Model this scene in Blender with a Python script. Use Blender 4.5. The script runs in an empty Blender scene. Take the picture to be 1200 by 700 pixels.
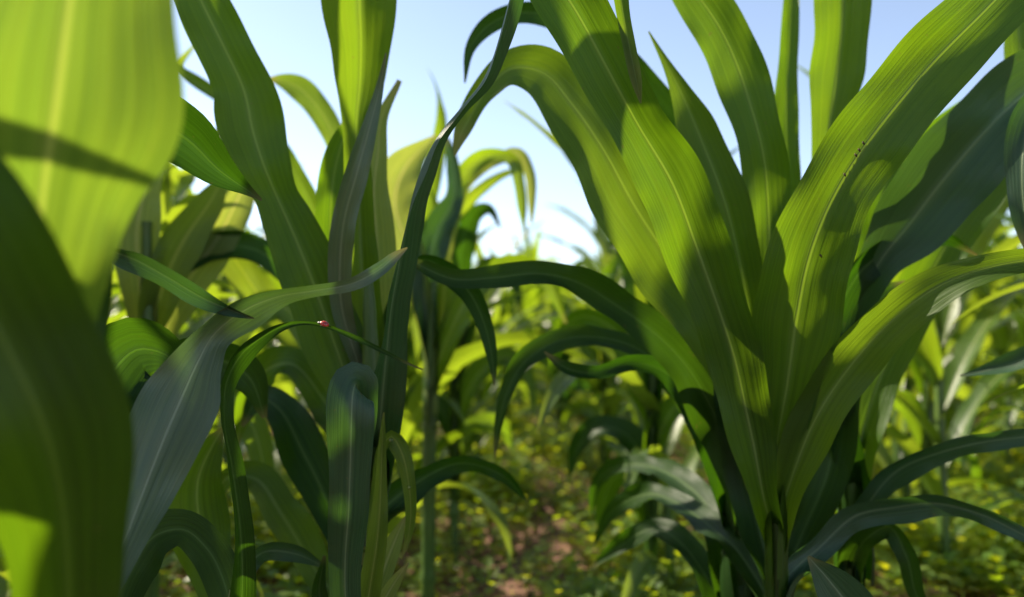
import bpy, math, random
import numpy as np
from mathutils import Vector

R = math.radians
rng = np.random.default_rng(11)
random.seed(11)
scene = bpy.context.scene
col = scene.collection

# ------------------------------------------------------------------ camera
CAM_H = 0.60
PITCH = R(1.8)
cam_data = bpy.data.cameras.new('camera')
cam_data.sensor_width = 36.0
cam_data.lens = 28.0
cam_data.clip_start = 0.02
cam_data.clip_end = 2000.0
cam_data.dof.use_dof = True
cam_data.dof.focus_distance = 0.66
cam_data.dof.aperture_fstop = 3.4
cam = bpy.data.objects.new('camera', cam_data)
col.objects.link(cam)
cam.location = (0, 0, CAM_H)
cam.rotation_euler = (R(90) + PITCH, 0, 0)
scene.camera = cam
FPX = 1200 * 28.0 / 36.0

# ------------------------------------------------------------------ light
SUN_AZ = R(-62)      # clockwise from +Y (straight ahead); negative = from the left
SUN_EL = R(37)
world = bpy.data.worlds.new('World')
scene.world = world
world.use_nodes = True
wn = world.node_tree.nodes
wl = world.node_tree.links
for n in list(wn):
    wn.remove(n)
wo = wn.new('ShaderNodeOutputWorld')
wb = wn.new('ShaderNodeBackground')
sk = wn.new('ShaderNodeTexSky')
sk.sky_type = 'NISHITA'
sk.sun_disc = False
sk.sun_elevation = SUN_EL
sk.sun_rotation = SUN_AZ % (2 * math.pi)
sk.air_density = 0.8
sk.dust_density = 0.3
sk.ozone_density = 1.6
wb.inputs['Strength'].default_value = 0.115
hs = wn.new('ShaderNodeHueSaturation')     # thin high veil: a paler blue
hs.inputs['Saturation'].default_value = 0.80
wl.new(sk.outputs[0], hs.inputs['Color'])
wl.new(hs.outputs[0], wb.inputs['Color'])
wl.new(wb.outputs[0], wo.inputs['Surface'])

sd = bpy.data.lights.new('sun', 'SUN')
sd.energy = 5.0
sd.angle = R(0.5)
sd.color = (1.0, 0.88, 0.70)
so = bpy.data.objects.new('sun', sd)
col.objects.link(so)
sdir = Vector((math.sin(SUN_AZ) * math.cos(SUN_EL), math.cos(SUN_AZ) * math.cos(SUN_EL), math.sin(SUN_EL)))
so.rotation_euler = sdir.to_track_quat('Z', 'Y').to_euler()
so.location = sdir * 20

scene.view_settings.view_transform = 'Standard'
scene.view_settings.look = 'None'
scene.view_settings.exposure = 1.2
scene.view_settings.gamma = 1.0
scene.view_settings.use_curve_mapping = False
scene.cycles.max_bounces = 8
scene.cycles.transmission_bounces = 6
scene.cycles.diffuse_bounces = 4
scene.cycles.use_denoising = True
scene.cycles.sample_clamp_indirect = 6.0

# ------------------------------------------------------------------ materials
def mat_new(name):
    m = bpy.data.materials.new(name)
    m.use_nodes = True
    nt = m.node_tree
    for n in list(nt.nodes):
        nt.nodes.remove(n)
    return m, nt.nodes, nt.links

def mixrgb(N, L, a, b, fac, mode='MIX'):
    n = N.new('ShaderNodeMix')
    n.data_type = 'RGBA'
    n.blend_type = mode
    for sock, v in ((n.inputs[0], fac), (n.inputs[6], a), (n.inputs[7], b)):
        if isinstance(v, (int, float)):
            sock.default_value = v
        elif isinstance(v, tuple):
            sock.default_value = (*v, 1)
        else:
            L.new(v, sock)
    return n.outputs[2]

def mathn(N, L, op, a, b=None, c=None):
    n = N.new('ShaderNodeMath')
    n.operation = op
    for i, v in enumerate((a, b, c)):
        if v is None:
            continue
        if isinstance(v, (int, float)):
            n.inputs[i].default_value = v
        else:
            L.new(v, n.inputs[i])
    return n.outputs[0]

def maprange(N, L, v, a, b, c=0.0, d=1.0, smooth=True):
    n = N.new('ShaderNodeMapRange')
    if smooth:
        n.interpolation_type = 'SMOOTHSTEP'
    L.new(v, n.inputs[0])
    for i, x in enumerate((a, b, c, d)):
        n.inputs[i + 1].default_value = x
    return n.outputs[0]

def noise(N, L, vec, scale, detail=3.0, rough=0.55):
    n = N.new('ShaderNodeTexNoise')
    n.inputs['Scale'].default_value = scale
    n.inputs['Detail'].default_value = detail
    n.inputs['Roughness'].default_value = rough
    L.new(vec, n.inputs['Vector'])
    return n.outputs['Fac']

def leaf_material(name, top, trans, rib, tmix=0.46, rough=0.46, spec=0.36, old=0.15, fine=True):
    m, N, L = mat_new(name)
    out = N.new('ShaderNodeOutputMaterial')
    uv = N.new('ShaderNodeUVMap')
    uv.uv_map = 'leaf_uv'
    sep = N.new('ShaderNodeSeparateXYZ')
    L.new(uv.outputs[0], sep.inputs[0])
    tc = N.new('ShaderNodeTexCoord')
    info = N.new('ShaderNodeObjectInfo')
    # distance from the midrib, 0..0.5
    du = mathn(N, L, 'ABSOLUTE', mathn(N, L, 'SUBTRACT', sep.outputs[0], 0.5))
    ribm = maprange(N, L, du, 0.006, 0.026, 1.0, 0.0)
    ribs = maprange(N, L, du, 0.02, 0.10, 1.0, 0.0)
    mp = N.new('ShaderNodeMapping')
    mp.inputs['Scale'].default_value = (55, 1.6, 1)
    L.new(uv.outputs[0], mp.inputs[0])
    veins = noise(N, L, mp.outputs[0], 1.0, 3.0, 0.6)
    mp2 = N.new('ShaderNodeMapping')
    mp2.inputs['Scale'].default_value = (17, 0.9, 1)
    L.new(uv.outputs[0], mp2.inputs[0])
    bands = noise(N, L, mp2.outputs[0], 1.0, 2.0, 0.5)
    blot = noise(N, L, tc.outputs['Object'], 9.0, 4.0, 0.6)
    vfac = maprange(N, L, veins, 0.32, 0.68)
    bfac = maprange(N, L, bands, 0.30, 0.70)
    yfac = mathn(N, L, 'MULTIPLY', maprange(N, L, blot, 0.45, 0.75), 0.35)
    dark = tuple(c * 0.72 for c in top)
    lite = tuple(min(1, c * 1.28) for c in top)
    base = mixrgb(N, L, dark, lite, vfac)
    base = mixrgb(N, L, base, top, 0.45)
    base = mixrgb(N, L, base, (lite[0] * 1.5, lite[1] * 1.12, lite[2] * 0.8), mathn(N, L, 'MULTIPLY', bfac, 0.35))
    base = mixrgb(N, L, base, (top[0] * 1.6, top[1] * 1.2, top[2]), yfac)
    tdark = tuple(c * 0.70 for c in trans)
    tl = mixrgb(N, L, tdark, trans, vfac)
    tl = mixrgb(N, L, tl, (trans[0] * 1.25, trans[1] * 1.08, trans[2]), mathn(N, L, 'MULTIPLY', bfac, 0.5))
    tl = mixrgb(N, L, tl, (trans[0] * 1.35, trans[1] * 1.05, trans[2] * .8), yfac)
    # each leaf a little yellower or bluer than the next
    rnd = maprange(N, L, info.outputs['Random'], 0.0, 1.0, 0.0, old, smooth=False)
    base = mixrgb(N, L, base, (0.13, 0.18, 0.03), rnd)
    tl = mixrgb(N, L, tl, (0.52, 0.52, 0.05), rnd)
    # small scattered blemishes
    sp = noise(N, L, tc.outputs['Object'], 160.0, 2.0, 0.5)
    spm = mathn(N, L, 'MULTIPLY', maprange(N, L, sp, 0.72, 0.78), 0.45)
    base = mixrgb(N, L, base, (0.10, 0.085, 0.03), spm)
    tl = mixrgb(N, L, tl, (0.20, 0.14, 0.03), spm)
    al = N.new('ShaderNodeAttribute')
    al.attribute_name = 'along'
    tipn = mathn(N, L, 'ADD', al.outputs['Fac'], mathn(N, L, 'MULTIPLY', mathn(N, L, 'SUBTRACT', blot, 0.5), 0.16))
    tipm = mathn(N, L, 'MULTIPLY', maprange(N, L, tipn, 0.95, 1.02), 0.6)
    base = mixrgb(N, L, base, (0.26, 0.20, 0.08), tipm)
    tl = mixrgb(N, L, tl, (0.45, 0.33, 0.10), tipm)
    mp3 = N.new('ShaderNodeMapping')
    mp3.inputs['Scale'].default_value = (38, 9, 1)
    L.new(uv.outputs[0], mp3.inputs[0])
    sc_ = noise(N, L, mp3.outputs[0], 1.0, 4.0, 0.65)
    scm = mathn(N, L, 'MULTIPLY', maprange(N, L, sc_, 0.62, 0.74), 0.30)
    base = mixrgb(N, L, base, (lite[0] * 2.2 + .03, lite[1] * 1.5 + .02, lite[2] * 2 + .01), scm)
    # the pale midrib
    base = mixrgb(N, L, base, rib, mathn(N, L, 'MULTIPLY', ribs, 0.18))
    base = mixrgb(N, L, base, rib, mathn(N, L, 'MULTIPLY', ribm, 0.5))
    tl = mixrgb(N, L, tl, (min(1, trans[0] * 1.7), min(1, trans[1] * 1.25), trans[2] * 2.2), mathn(N, L, 'MULTIPLY', ribm, 0.75))
    # bump from the parallel veins and gentle puckers
    h = mathn(N, L, 'ADD', mathn(N, L, 'MULTIPLY', veins, 0.5), mathn(N, L, 'MULTIPLY', bands, 0.9))
    h = mathn(N, L, 'ADD', h, mathn(N, L, 'MULTIPLY', ribm, -0.5))
    pk = noise(N, L, tc.outputs['Object'], 32.0, 2.0, 0.5)
    h = mathn(N, L, 'ADD', h, mathn(N, L, 'MULTIPLY', pk, 1.1))
    bump = N.new('ShaderNodeBump')
    bump.inputs['Strength'].default_value = 0.55
    bump.inputs['Distance'].default_value = 0.0014
    L.new(h, bump.inputs['Height'])
    p = N.new('ShaderNodeBsdfPrincipled')
    L.new(base, p.inputs['Base Color'])
    rg = mathn(N, L, 'ADD', mathn(N, L, 'MULTIPLY', blot, 0.18), rough - 0.09)
    L.new(rg, p.inputs['Roughness'])
    p.inputs['Specular IOR Level'].default_value = spec
    L.new(bump.outputs[0], p.inputs['Normal'])
    t = N.new('ShaderNodeBsdfTranslucent')
    L.new(tl, t.inputs['Color'])
    L.new(bump.outputs[0], t.inputs['Normal'])
    mx = N.new('ShaderNodeMixShader')
    mx.inputs[0].default_value = tmix
    L.new(p.outputs[0], mx.inputs[1])
    L.new(t.outputs[0], mx.inputs[2])
    L.new(mx.outputs[0], out.inputs['Surface'])
    return m

M = {}
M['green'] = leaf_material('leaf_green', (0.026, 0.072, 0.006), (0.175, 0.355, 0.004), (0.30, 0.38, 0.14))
M['deep_shade'] = leaf_material('leaf_green_painted_shade', (0.009, 0.034, 0.004), (0.055, 0.17, 0.003), (0.14, 0.22, 0.07), tmix=0.36, spec=0.28, old=0.06)  # near-black copy of the leaf green: shade put into the colour
M['blue'] = leaf_material('leaf_blue_green', (0.026, 0.068, 0.036), (0.06, 0.17, 0.012), (0.26, 0.33, 0.20), tmix=0.28, rough=0.40, spec=0.45, old=0.04)
M['waxy'] = leaf_material('leaf_waxy_grey_green', (0.078, 0.122, 0.060), (0.08, 0.20, 0.02), (0.34, 0.38, 0.24), tmix=0.22, rough=0.40, spec=0.8, old=0.03)
M['shade'] = leaf_material('leaf_dark_painted_shade', (0.009, 0.030, 0.003), (0.105, 0.225, 0.002), (0.10, 0.16, 0.04), tmix=0.5, old=0.03)  # darkened leaf colour that carries the shade on the closest lower leaf
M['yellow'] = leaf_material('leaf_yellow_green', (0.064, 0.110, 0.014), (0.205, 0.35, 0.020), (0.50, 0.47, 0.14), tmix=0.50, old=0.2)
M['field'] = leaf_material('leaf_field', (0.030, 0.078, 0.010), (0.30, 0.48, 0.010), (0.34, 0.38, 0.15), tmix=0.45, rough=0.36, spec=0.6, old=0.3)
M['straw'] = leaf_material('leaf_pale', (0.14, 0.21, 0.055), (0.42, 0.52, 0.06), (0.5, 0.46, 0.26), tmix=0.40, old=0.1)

def stalk_material(name, c1, c2, c3):
    m, N, L = mat_new(name)
    out = N.new('ShaderNodeOutputMaterial')
    tc = N.new('ShaderNodeTexCoord')
    mp = N.new('ShaderNodeMapping')
    mp.inputs['Scale'].default_value = (70, 70, 5)
    L.new(tc.outputs['Object'], mp.inputs[0])
    a = noise(N, L, mp.outputs[0], 1.0, 3.0)
    b = noise(N, L, tc.outputs['Object'], 12.0, 4.0)
    c = mixrgb(N, L, c1, c2, maprange(N, L, a, 0.3, 0.7))
    c = mixrgb(N, L, c, c3, mathn(N, L, 'MULTIPLY', maprange(N, L, b, 0.45, 0.7), 0.6))
    bump = N.new('ShaderNodeBump')
    bump.inputs['Strength'].default_value = 0.5
    bump.inputs['Distance'].default_value = 0.001
    L.new(a, bump.inputs['Height'])
    p = N.new('ShaderNodeBsdfPrincipled')
    L.new(c, p.inputs['Base Color'])
    p.inputs['Roughness'].default_value = 0.45
    L.new(bump.outputs[0], p.inputs['Normal'])
    t = N.new('ShaderNodeBsdfTranslucent')
    L.new(c, t.inputs['Color'])
    mx = N.new('ShaderNodeMixShader')
    mx.inputs[0].default_value = 0.2
    L.new(p.outputs[0], mx.inputs[1])
    L.new(t.outputs[0], mx.inputs[2])
    L.new(mx.outputs[0], out.inputs['Surface'])
    return m
M['stalk'] = stalk_material('stalk_green', (0.055, 0.115, 0.018), (0.10, 0.17, 0.03), (0.15, 0.19, 0.04))

def simple_mat(name, c, rough=0.5, spec=0.5, c2=None, scale=20.0, coat=0.0):
    m, N, L = mat_new(name)
    out = N.new('ShaderNodeOutputMaterial')
    p = N.new('ShaderNodeBsdfPrincipled')
    tc = N.new('ShaderNodeTexCoord')
    f = noise(N, L, tc.outputs['Object'], scale, 4.0)
    L.new(mixrgb(N, L, c, c2 or tuple(x * 0.7 for x in c), maprange(N, L, f, 0.35, 0.65)), p.inputs['Base Color'])
    p.inputs['Roughness'].default_value = rough
    p.inputs['Specular IOR Level'].default_value = spec
    p.inputs['Coat Weight'].default_value = coat
    L.new(p.outputs[0], out.inputs['Surface'])
    return m
M['shell'] = simple_mat('beetle_red', (0.55, 0.02, 0.012), 0.22, 0.6, (0.42, 0.012, 0.01), 300.0, 0.5)
M['black'] = simple_mat('beetle_black', (0.012, 0.010, 0.010), 0.3, 0.5, scale=300.0)
M['white'] = simple_mat('beetle_white', (0.75, 0.72, 0.62), 0.4, 0.5, (0.7, 0.66, 0.55), 300.0)
M['speck'] = simple_mat('leaf_speck_brown', (0.030, 0.018, 0.008), 0.7, 0.3, (0.06, 0.035, 0.012), 400.0)

def weed_material():
    m, N, L = mat_new('weed_leaf')
    out = N.new('ShaderNodeOutputMaterial')
    geo = N.new('ShaderNodeNewGeometry')
    tc = N.new('ShaderNodeTexCoord')
    n1 = noise(N, L, tc.outputs['Object'], 3.0, 3.0)
    r = geo.outputs['Random Per Island']
    c = mixrgb(N, L, (0.060, 0.130, 0.020), (0.115, 0.185, 0.028), r)
    c = mixrgb(N, L, c, (0.15, 0.19, 0.03), mathn(N, L, 'MULTIPLY', maprange(N, L, n1, 0.45, 0.65), 0.5))
    t1 = mixrgb(N, L, (0.42, 0.62, 0.012), (0.80, 0.78, 0.015), r)
    p = N.new('ShaderNodeBsdfPrincipled')
    L.new(c, p.inputs['Base Color'])
    p.inputs['Roughness'].default_value = 0.5
    t = N.new('ShaderNodeBsdfTranslucent')
    L.new(t1, t.inputs['Color'])
    mx = N.new('ShaderNodeMixShader')
    mx.inputs[0].default_value = 0.5
    L.new(p.outputs[0], mx.inputs[1])
    L.new(t.outputs[0], mx.inputs[2])
    L.new(mx.outputs[0], out.inputs['Surface'])
    return m
M['weed'] = weed_material()

def soil_material():
    m, N, L = mat_new('soil')
    out = N.new('ShaderNodeOutputMaterial')
    tc = N.new('ShaderNodeTexCoord')
    v = tc.outputs['Object']
    a = noise(N, L, v, 1.3, 5.0, 0.6)
    b = noise(N, L, v, 22.0, 6.0, 0.65)
    c = noise(N, L, v, 120.0, 4.0, 0.6)
    k = mixrgb(N, L, (0.130, 0.070, 0.048), (0.30, 0.175, 0.125), maprange(N, L, a, 0.35, 0.65))
    k = mixrgb(N, L, k, (0.075, 0.042, 0.030), mathn(N, L, 'MULTIPLY', maprange(N, L, b, 0.42, 0.62), 0.7))
    k = mixrgb(N, L, k, (0.36, 0.23, 0.17), mathn(N, L, 'MULTIPLY', maprange(N, L, c, 0.56, 0.72), 0.6))
    h = mathn(N, L, 'ADD', mathn(N, L, 'MULTIPLY', b, 1.0), mathn(N, L, 'MULTIPLY', c, 0.3))
    bump = N.new('ShaderNodeBump')
    bump.inputs['Strength'].default_value = 0.9
    bump.inputs['Distance'].default_value = 0.02
    L.new(h, bump.inputs['Height'])
    p = N.new('ShaderNodeBsdfPrincipled')
    L.new(k, p.inputs['Base Color'])
    p.inputs['Roughness'].default_value = 0.95
    p.inputs['Specular IOR Level'].default_value = 0.15
    L.new(bump.outputs[0], p.inputs['Normal'])
    L.new(p.outputs[0], out.inputs['Surface'])
    return m
M['soil'] = soil_material()

# ------------------------------------------------------------------ mesh helpers
class Geo:
    """vertex / face / uv accumulator"""
    def __init__(self):
        self.v, self.f, self.u, self.n = [], [], [], 0
    def grid(self, P, U):
        """P (a,b,3) points, U (a,b,2) uvs"""
        a, b = P.shape[:2]
        idx = np.arange(a * b).reshape(a, b) + self.n
        self.v.append(P.reshape(-1, 3))
        q = np.stack([idx[:-1, :-1], idx[:-1, 1:], idx[1:, 1:], idx[1:, :-1]], -1).reshape(-1, 4)
        self.f.append(q)
        self.u.append(U.reshape(-1, U.shape[-1]) if U.shape[-1] == 3 else np.column_stack([U.reshape(-1, 2), np.zeros(a * b)]))
        self.n += a * b
    def raw(self, V, F, U=None):
        V = np.asarray(V, float)
        self.v.append(V)
        self.f.append(np.asarray(F) + self.n)
        self.u.append(np.zeros((len(V), 3)))
        self.n += len(V)
    def arrays(self):
        return np.concatenate(self.v), np.concatenate(self.f), np.concatenate(self.u)

def mesh_from(name, V, F, U, mat, smooth=True):
    me = bpy.data.meshes.new(name)
    k = F.shape[1]
    me.vertices.add(len(V))
    me.vertices.foreach_set('co', V.astype(np.float32).ravel())
    me.loops.add(F.size)
    me.loops.foreach_set('vertex_index', F.astype(np.int32).ravel())
    me.polygons.add(len(F))
    me.polygons.foreach_set('loop_start', np.arange(0, F.size, k, dtype=np.int32))
    me.polygons.foreach_set('loop_total', np.full(len(F), k, dtype=np.int32))
    me.polygons.foreach_set('use_smooth', np.full(len(F), smooth))
    me.update(calc_edges=True)
    uvl = me.uv_layers.new(name='leaf_uv')
    uvl.data.foreach_set('uv', U[F.ravel(), :2].astype(np.float32).ravel())
    if U.shape[1] == 3:
        at_ = me.attributes.new('along', 'FLOAT', 'POINT')
        at_.data.foreach_set('value', U[:, 2].astype(np.float32))
    me.materials.append(mat)
    me.validate()
    return me

def link(name, me, parent=None, loc=(0, 0, 0)):
    o = bpy.data.objects.new(name, me)
    col.objects.link(o)
    o.location = loc
    if parent is not None:
        o.parent = parent
    return o

def tag(o, label=None, category=None, group=None, kind=None):
    for k, v in (('label', label), ('category', category), ('group', group), ('kind', kind)):
        if v:
            o[k] = v
    return o

def catmull(pts, n):
    """rows of pts are resampled to n rows, evenly by length of the first three columns"""
    pts = np.asarray(pts, float)
    d = np.linalg.norm(np.diff(pts[:, :3], axis=0), axis=1)
    t = np.concatenate([[0], np.cumsum(np.maximum(d, 1e-6) ** 0.75)])
    g = np.empty_like(pts)
    g[1:-1] = ((pts[2:] - pts[1:-1]) / (t[2:] - t[1:-1])[:, None] * (t[1:-1] - t[:-2])[:, None]
               + (pts[1:-1] - pts[:-2]) / (t[1:-1] - t[:-2])[:, None] * (t[2:] - t[1:-1])[:, None]) / (t[2:] - t[:-2])[:, None]
    g[0] = (pts[1] - pts[0]) / (t[1] - t[0])
    g[-1] = (pts[-1] - pts[-2]) / (t[-1] - t[-2])
    def ev(s):
        i = np.clip(np.searchsorted(t, s, side='right') - 1, 0, len(t) - 2)
        h = t[i + 1] - t[i]
        x = ((s - t[i]) / h)[:, None]
        h = h[:, None]
        return ((2 * x**3 - 3 * x**2 + 1) * pts[i] + (x**3 - 2 * x**2 + x) * h * g[i]
                + (-2 * x**3 + 3 * x**2) * pts[i + 1] + (x**3 - x**2) * h * g[i + 1])
    s = np.linspace(0, t[-1], n * 6)
    q = ev(s)
    L = np.concatenate([[0], np.cumsum(np.linalg.norm(np.diff(q[:, :3], axis=0), axis=1))])
    return ev(np.interp(np.linspace(0, L[-1], n), L, s)), np.linspace(0, L[-1], n)

def unit(a):
    return a / np.maximum(np.linalg.norm(a, axis=-1, keepdims=True), 1e-9)

def sweep_leaf(C, S, Nn, w, curl, L, across=9, ruffle=0.0, rfreq=9.0, vfold=0.15, seed=0, notch=0.0):
    """C centre line, S side, Nn normal, w half width, curl total arc (rad), L length along"""
    r = np.random.default_rng(seed)
    u = np.linspace(-1, 1, across)[None, :]
    cu = np.maximum(np.abs(curl), 0.02)[:, None] * np.sign(curl + 1e-9)[:, None]
    ang = u * cu / 2
    rad = 2 * w[:, None] / cu
    x = rad * np.sin(ang)
    z = rad * (1 - np.cos(ang))
    z = z + vfold * w[:, None] * np.abs(u)
    # ruffled margins, each side its own phase
    total = L[-1] if L[-1] > 0 else 1
    env = np.clip(L / total * 5, 0, 1) * np.clip((1 - L / total) * 4, 0, 1)
    for side in (-1, 1):
        ph = r.uniform(0, 6.28, 3)
        wv = (np.sin(L * rfreq * 6.28 * 0.6 + ph[0]) + 0.6 * np.sin(L * rfreq * 6.28 * 1.1 + ph[1]) + 0.3 * np.sin(L * rfreq * 6.28 * 2.3 + ph[2]))
        m = np.clip(u * side, 0, 1) ** 2.2
        z = z + ruffle * (wv * env)[:, None] * m
    ph = r.uniform(0, 6.28, 6)
    big = .045 * w[:, None] * (np.sin(L[:, None] * 22 + ph[0] + u * 1.7) + np.sin(L[:, None] * 47 + ph[1] - u * 2.4) * .7 + .5 * np.sin(L[:, None] * 83 + ph[2] + u * 4)) * np.abs(u) ** .6
    z = z + big * env[:, None] * 1.6
    P = C[:, None, :] + x[..., None] * S[:, None, :] + z[..., None] * Nn[:, None, :]
    if notch:
        T = unit(np.gradient(C, axis=0))
        e = np.clip((L - (total - 0.04)) / 0.04, 0, 1)[:, None]
        P = P + (e * (np.abs(u) ** 1.6 * notch + notch * 0.07 * np.sin(u * 23)))[..., None] * T[:, None, :]
    U = np.stack([np.broadcast_to((u + 1) / 2, x.shape), np.broadcast_to(L[:, None], x.shape), np.broadcast_to((L / total)[:, None], x.shape)], -1)
    return P, U

def tube(C, rad, sides=12, seed=0):
    C = np.asarray(C, float)
    T = unit(np.gradient(C, axis=0))
    ref = np.array([0.0, 1.0, 0.0])
    A = unit(np.cross(T, ref))
    B = np.cross(A, T)
    a = np.linspace(0, 2 * np.pi, sides + 1)
    P = C[:, None, :] + np.asarray(rad)[:, None, None] * (np.cos(a)[None, :, None] * A[:, None, :] + np.sin(a)[None, :, None] * B[:, None, :])
    L = np.concatenate([[0], np.cumsum(np.linalg.norm(np.diff(C, axis=0), axis=1))])
    U = np.stack([np.broadcast_to((a / 6.283)[None, :], P.shape[:2]), np.broadcast_to(L[:, None], P.shape[:2])], -1)
    return P, U

CAM = np.array([0, 0, CAM_H])
cp, sp_ = math.cos(PITCH), math.sin(PITCH)
def at(x, y, d):
    """a point of the field: where the sight line through photo pixel x, y is d metres ahead"""
    a = (x - 600) / FPX * d
    b = -(y - 350) / FPX * d
    return np.array([a, d * cp - b * sp_, CAM_H + d * sp_ + b * cp])

def leaf(parent, st, mat='green', curl=55, vfold=0.12, ruffle=0.0034, rfreq=9, n=80, across=13, flip=False, notch=0.0, name='leaf', seed=None, roll=0, label=None, jitter=1.0):
    """st rows: x, y, depth, half width (px) [, roll deg [, curl deg]]"""
    rows = []
    sk_ = STALKS.get(parent.name) if parent is not None else None
    if sk_ is not None and len(st[0]) > 5 and st[0][5] >= 150:
        # the leaf's sheath: wrapped round the stalk below the collar
        s0 = list(st[0])
        ys = sorted(sk_, key=lambda k: abs(k[1] - s0[1]))[0]
        rr_ = random.Random(int(s0[0] * 31 + st[-1][0] * 7 + st[-1][1]))
        sl = rr_.uniform(50, 120) * .82 / ys[2]
        r_ = ys[3] * rr_.uniform(1.05, 1.25)
        if abs(s0[2] - ys[2]) < .12:
            dd = ys[2] + r_ / FPX * ys[2]
            s0 = [s0[0] * .5 + ys[0] * .5, s0[1], dd, 2.5 * r_, 0, 285]
            st = [(ys[0], s0[1] + sl, dd, 2.95 * r_, 0, 335), (ys[0], s0[1] + sl * .5, dd, 2.9 * r_, 0, 325), s0] + list(st[1:])
    for s in st:
        s = list(s)
        p = at(s[0], s[1], s[2])
        rows.append([*p, s[3] / FPX * s[2], R(s[4] if len(s) > 4 else 0) + R(roll), R(s[5] if len(s) > 5 else curl)])
    q, L = catmull(rows, n)
    C = q[:, :3].copy()
    rs = np.random.default_rng(int(abs(st[0][1] * 3 + st[-1][0] * 5)) % 99991)
    fr = L / L[-1]
    for fq, am in ((9, .0022), (23, .0009), (41, .0004)):
        C += (np.sin(L[:, None] * fq + rs.uniform(0, 6.28, 3)) * am * jitter) * (np.clip(fr * 4, 0, 1) * (1 if jitter < 1 else 1))[:, None]
    w = np.maximum(q[:, 3] * (1 + .05 * np.sin(L * 31 + rs.uniform(0, 6)) + .035 * np.sin(L * 67 + rs.uniform(0, 6))), 0.0005)
    T = unit(np.gradient(C, axis=0))
    V = unit(C - CAM)
    S = unit(np.cross(T, V))
    for i in range(1, len(S)):
        if np.dot(S[i], S[i - 1]) < 0:
            S[i] = -S[i]
    for _ in range(4):
        S[1:-1] = unit(S[:-2] + 2 * S[1:-1] + S[2:])
    S = unit(S - (S * T).sum(-1, keepdims=True) * T)
    N0 = np.cross(S, T)
    if np.mean((N0 * V).sum(-1)) > 0:
        N0 = -N0
    if flip:
        N0 = -N0
    rl = q[:, 4][:, None]
    S2 = S * np.cos(rl) + N0 * np.sin(rl)
    N2 = -S * np.sin(rl) + N0 * np.cos(rl)
    sd_ = seed if seed is not None else (int(abs(st[0][0] * 7 + st[-1][1] * 13)) % 9973)
    P, U = sweep_leaf(C, S2, N2, w, q[:, 5], L, across, ruffle, rfreq, vfold, sd_, notch)
    if notch:
        U = U * np.array([1, 1, .8])
    loc = np.array(parent.location) if parent is not None else np.zeros(3)
    g = Geo()
    g.grid(P - loc, U)
    me = mesh_from(name, *g.arrays(), M[mat])
    o = link(name, me, parent)
    if label:
        o['label'] = label
    return o

def plant_root(x, d, label, group=None, y_at=None):
    """an Empty on the ground under the point of the field seen at column x, d metres ahead"""
    o = bpy.data.objects.new('corn_plant', None)
    col.objects.link(o)
    p = at(x, 380, d)
    o.location = (p[0], p[1], 0.0)
    return tag(o, label, 'corn plant', group)

STALKS = {}
def stalk(parent, pts, name='stalk'):
    """pts rows: x, y, depth, radius px; the first row is replaced by the ground under it"""
    rows = []
    dense = []
    for a_, b_ in zip(pts[:-1], pts[1:]):
        for f in (0, .25, .5, .75):
            dense.append(tuple(a_[i] * (1 - f) + b_[i] * f for i in range(4)))
    STALKS[parent.name] = dense + [pts[-1]]
    for s in pts:
        p = at(s[0], s[1], s[2])
        rows.append([*p, s[3] / FPX * s[2]])
    p0 = rows[0]
    rows.insert(0, [parent.location[0], parent.location[1], -0.03, p0[3] * 1.15])
    q, L = catmull(rows, 60)
    rad = q[:, 3].copy()
    r = random.Random(int(pts[0][0]))
    z = 0.06
    while z < L[-1]:
        rad *= 1 + 0.22 * np.exp(-((L - z) / 0.006) ** 2)
        rad *= 1 + 0.05 * np.clip(1 - (L - z) / 0.10, 0, 1) * (L > z)
        z += r.uniform(0.07, 0.13)
    P, U = tube(q[:, :3] - np.array(parent.location), rad)
    g = Geo()
    g.grid(P, U)
    return link(name, mesh_from(name, *g.arrays(), M['stalk']), parent)

# ------------------------------------------------------------------ ground
def hgt(x, y):
    return (0.018 * np.sin(x * 9.4 + 0.6) + 0.012 * np.sin(x * 3.1 + y * 2.3) + 0.010 * np.sin(y * 5.1 + 1.7 * np.sin(x * 4)) )

def build_ground():
    n = 420
    t = np.linspace(-1, 1, n)
    ax = np.sign(t) * (np.abs(t) * 5 + (np.abs(t) ** 6) * 600)
    X, Y = np.meshgrid(ax, ax + 3.0, indexing='ij')
    r = np.random.default_rng(3)
    k = r.normal(size=(n, n))
    for _ in range(2):
        k = (k + np.roll(k, 1, 0) + np.roll(k, -1, 0) + np.roll(k, 1, 1) + np.roll(k, -1, 1)) / 5
    fall = np.exp(-(np.hypot(X, Y - 3) / 14) ** 2)
    Z = hgt(X, Y) * fall + k * 0.022 * fall
    P = np.stack([X, Y, Z], -1)
    g = Geo()
    g.grid(P, np.stack([X, Y], -1))
    V, F, U = g.arrays()
    o = link('ground', mesh_from('ground', V, F, U, M['soil']))
    tag(o, kind='structure')
    o['label'] = 'reddish brown bare field soil between the corn rows'
build_ground()

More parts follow.
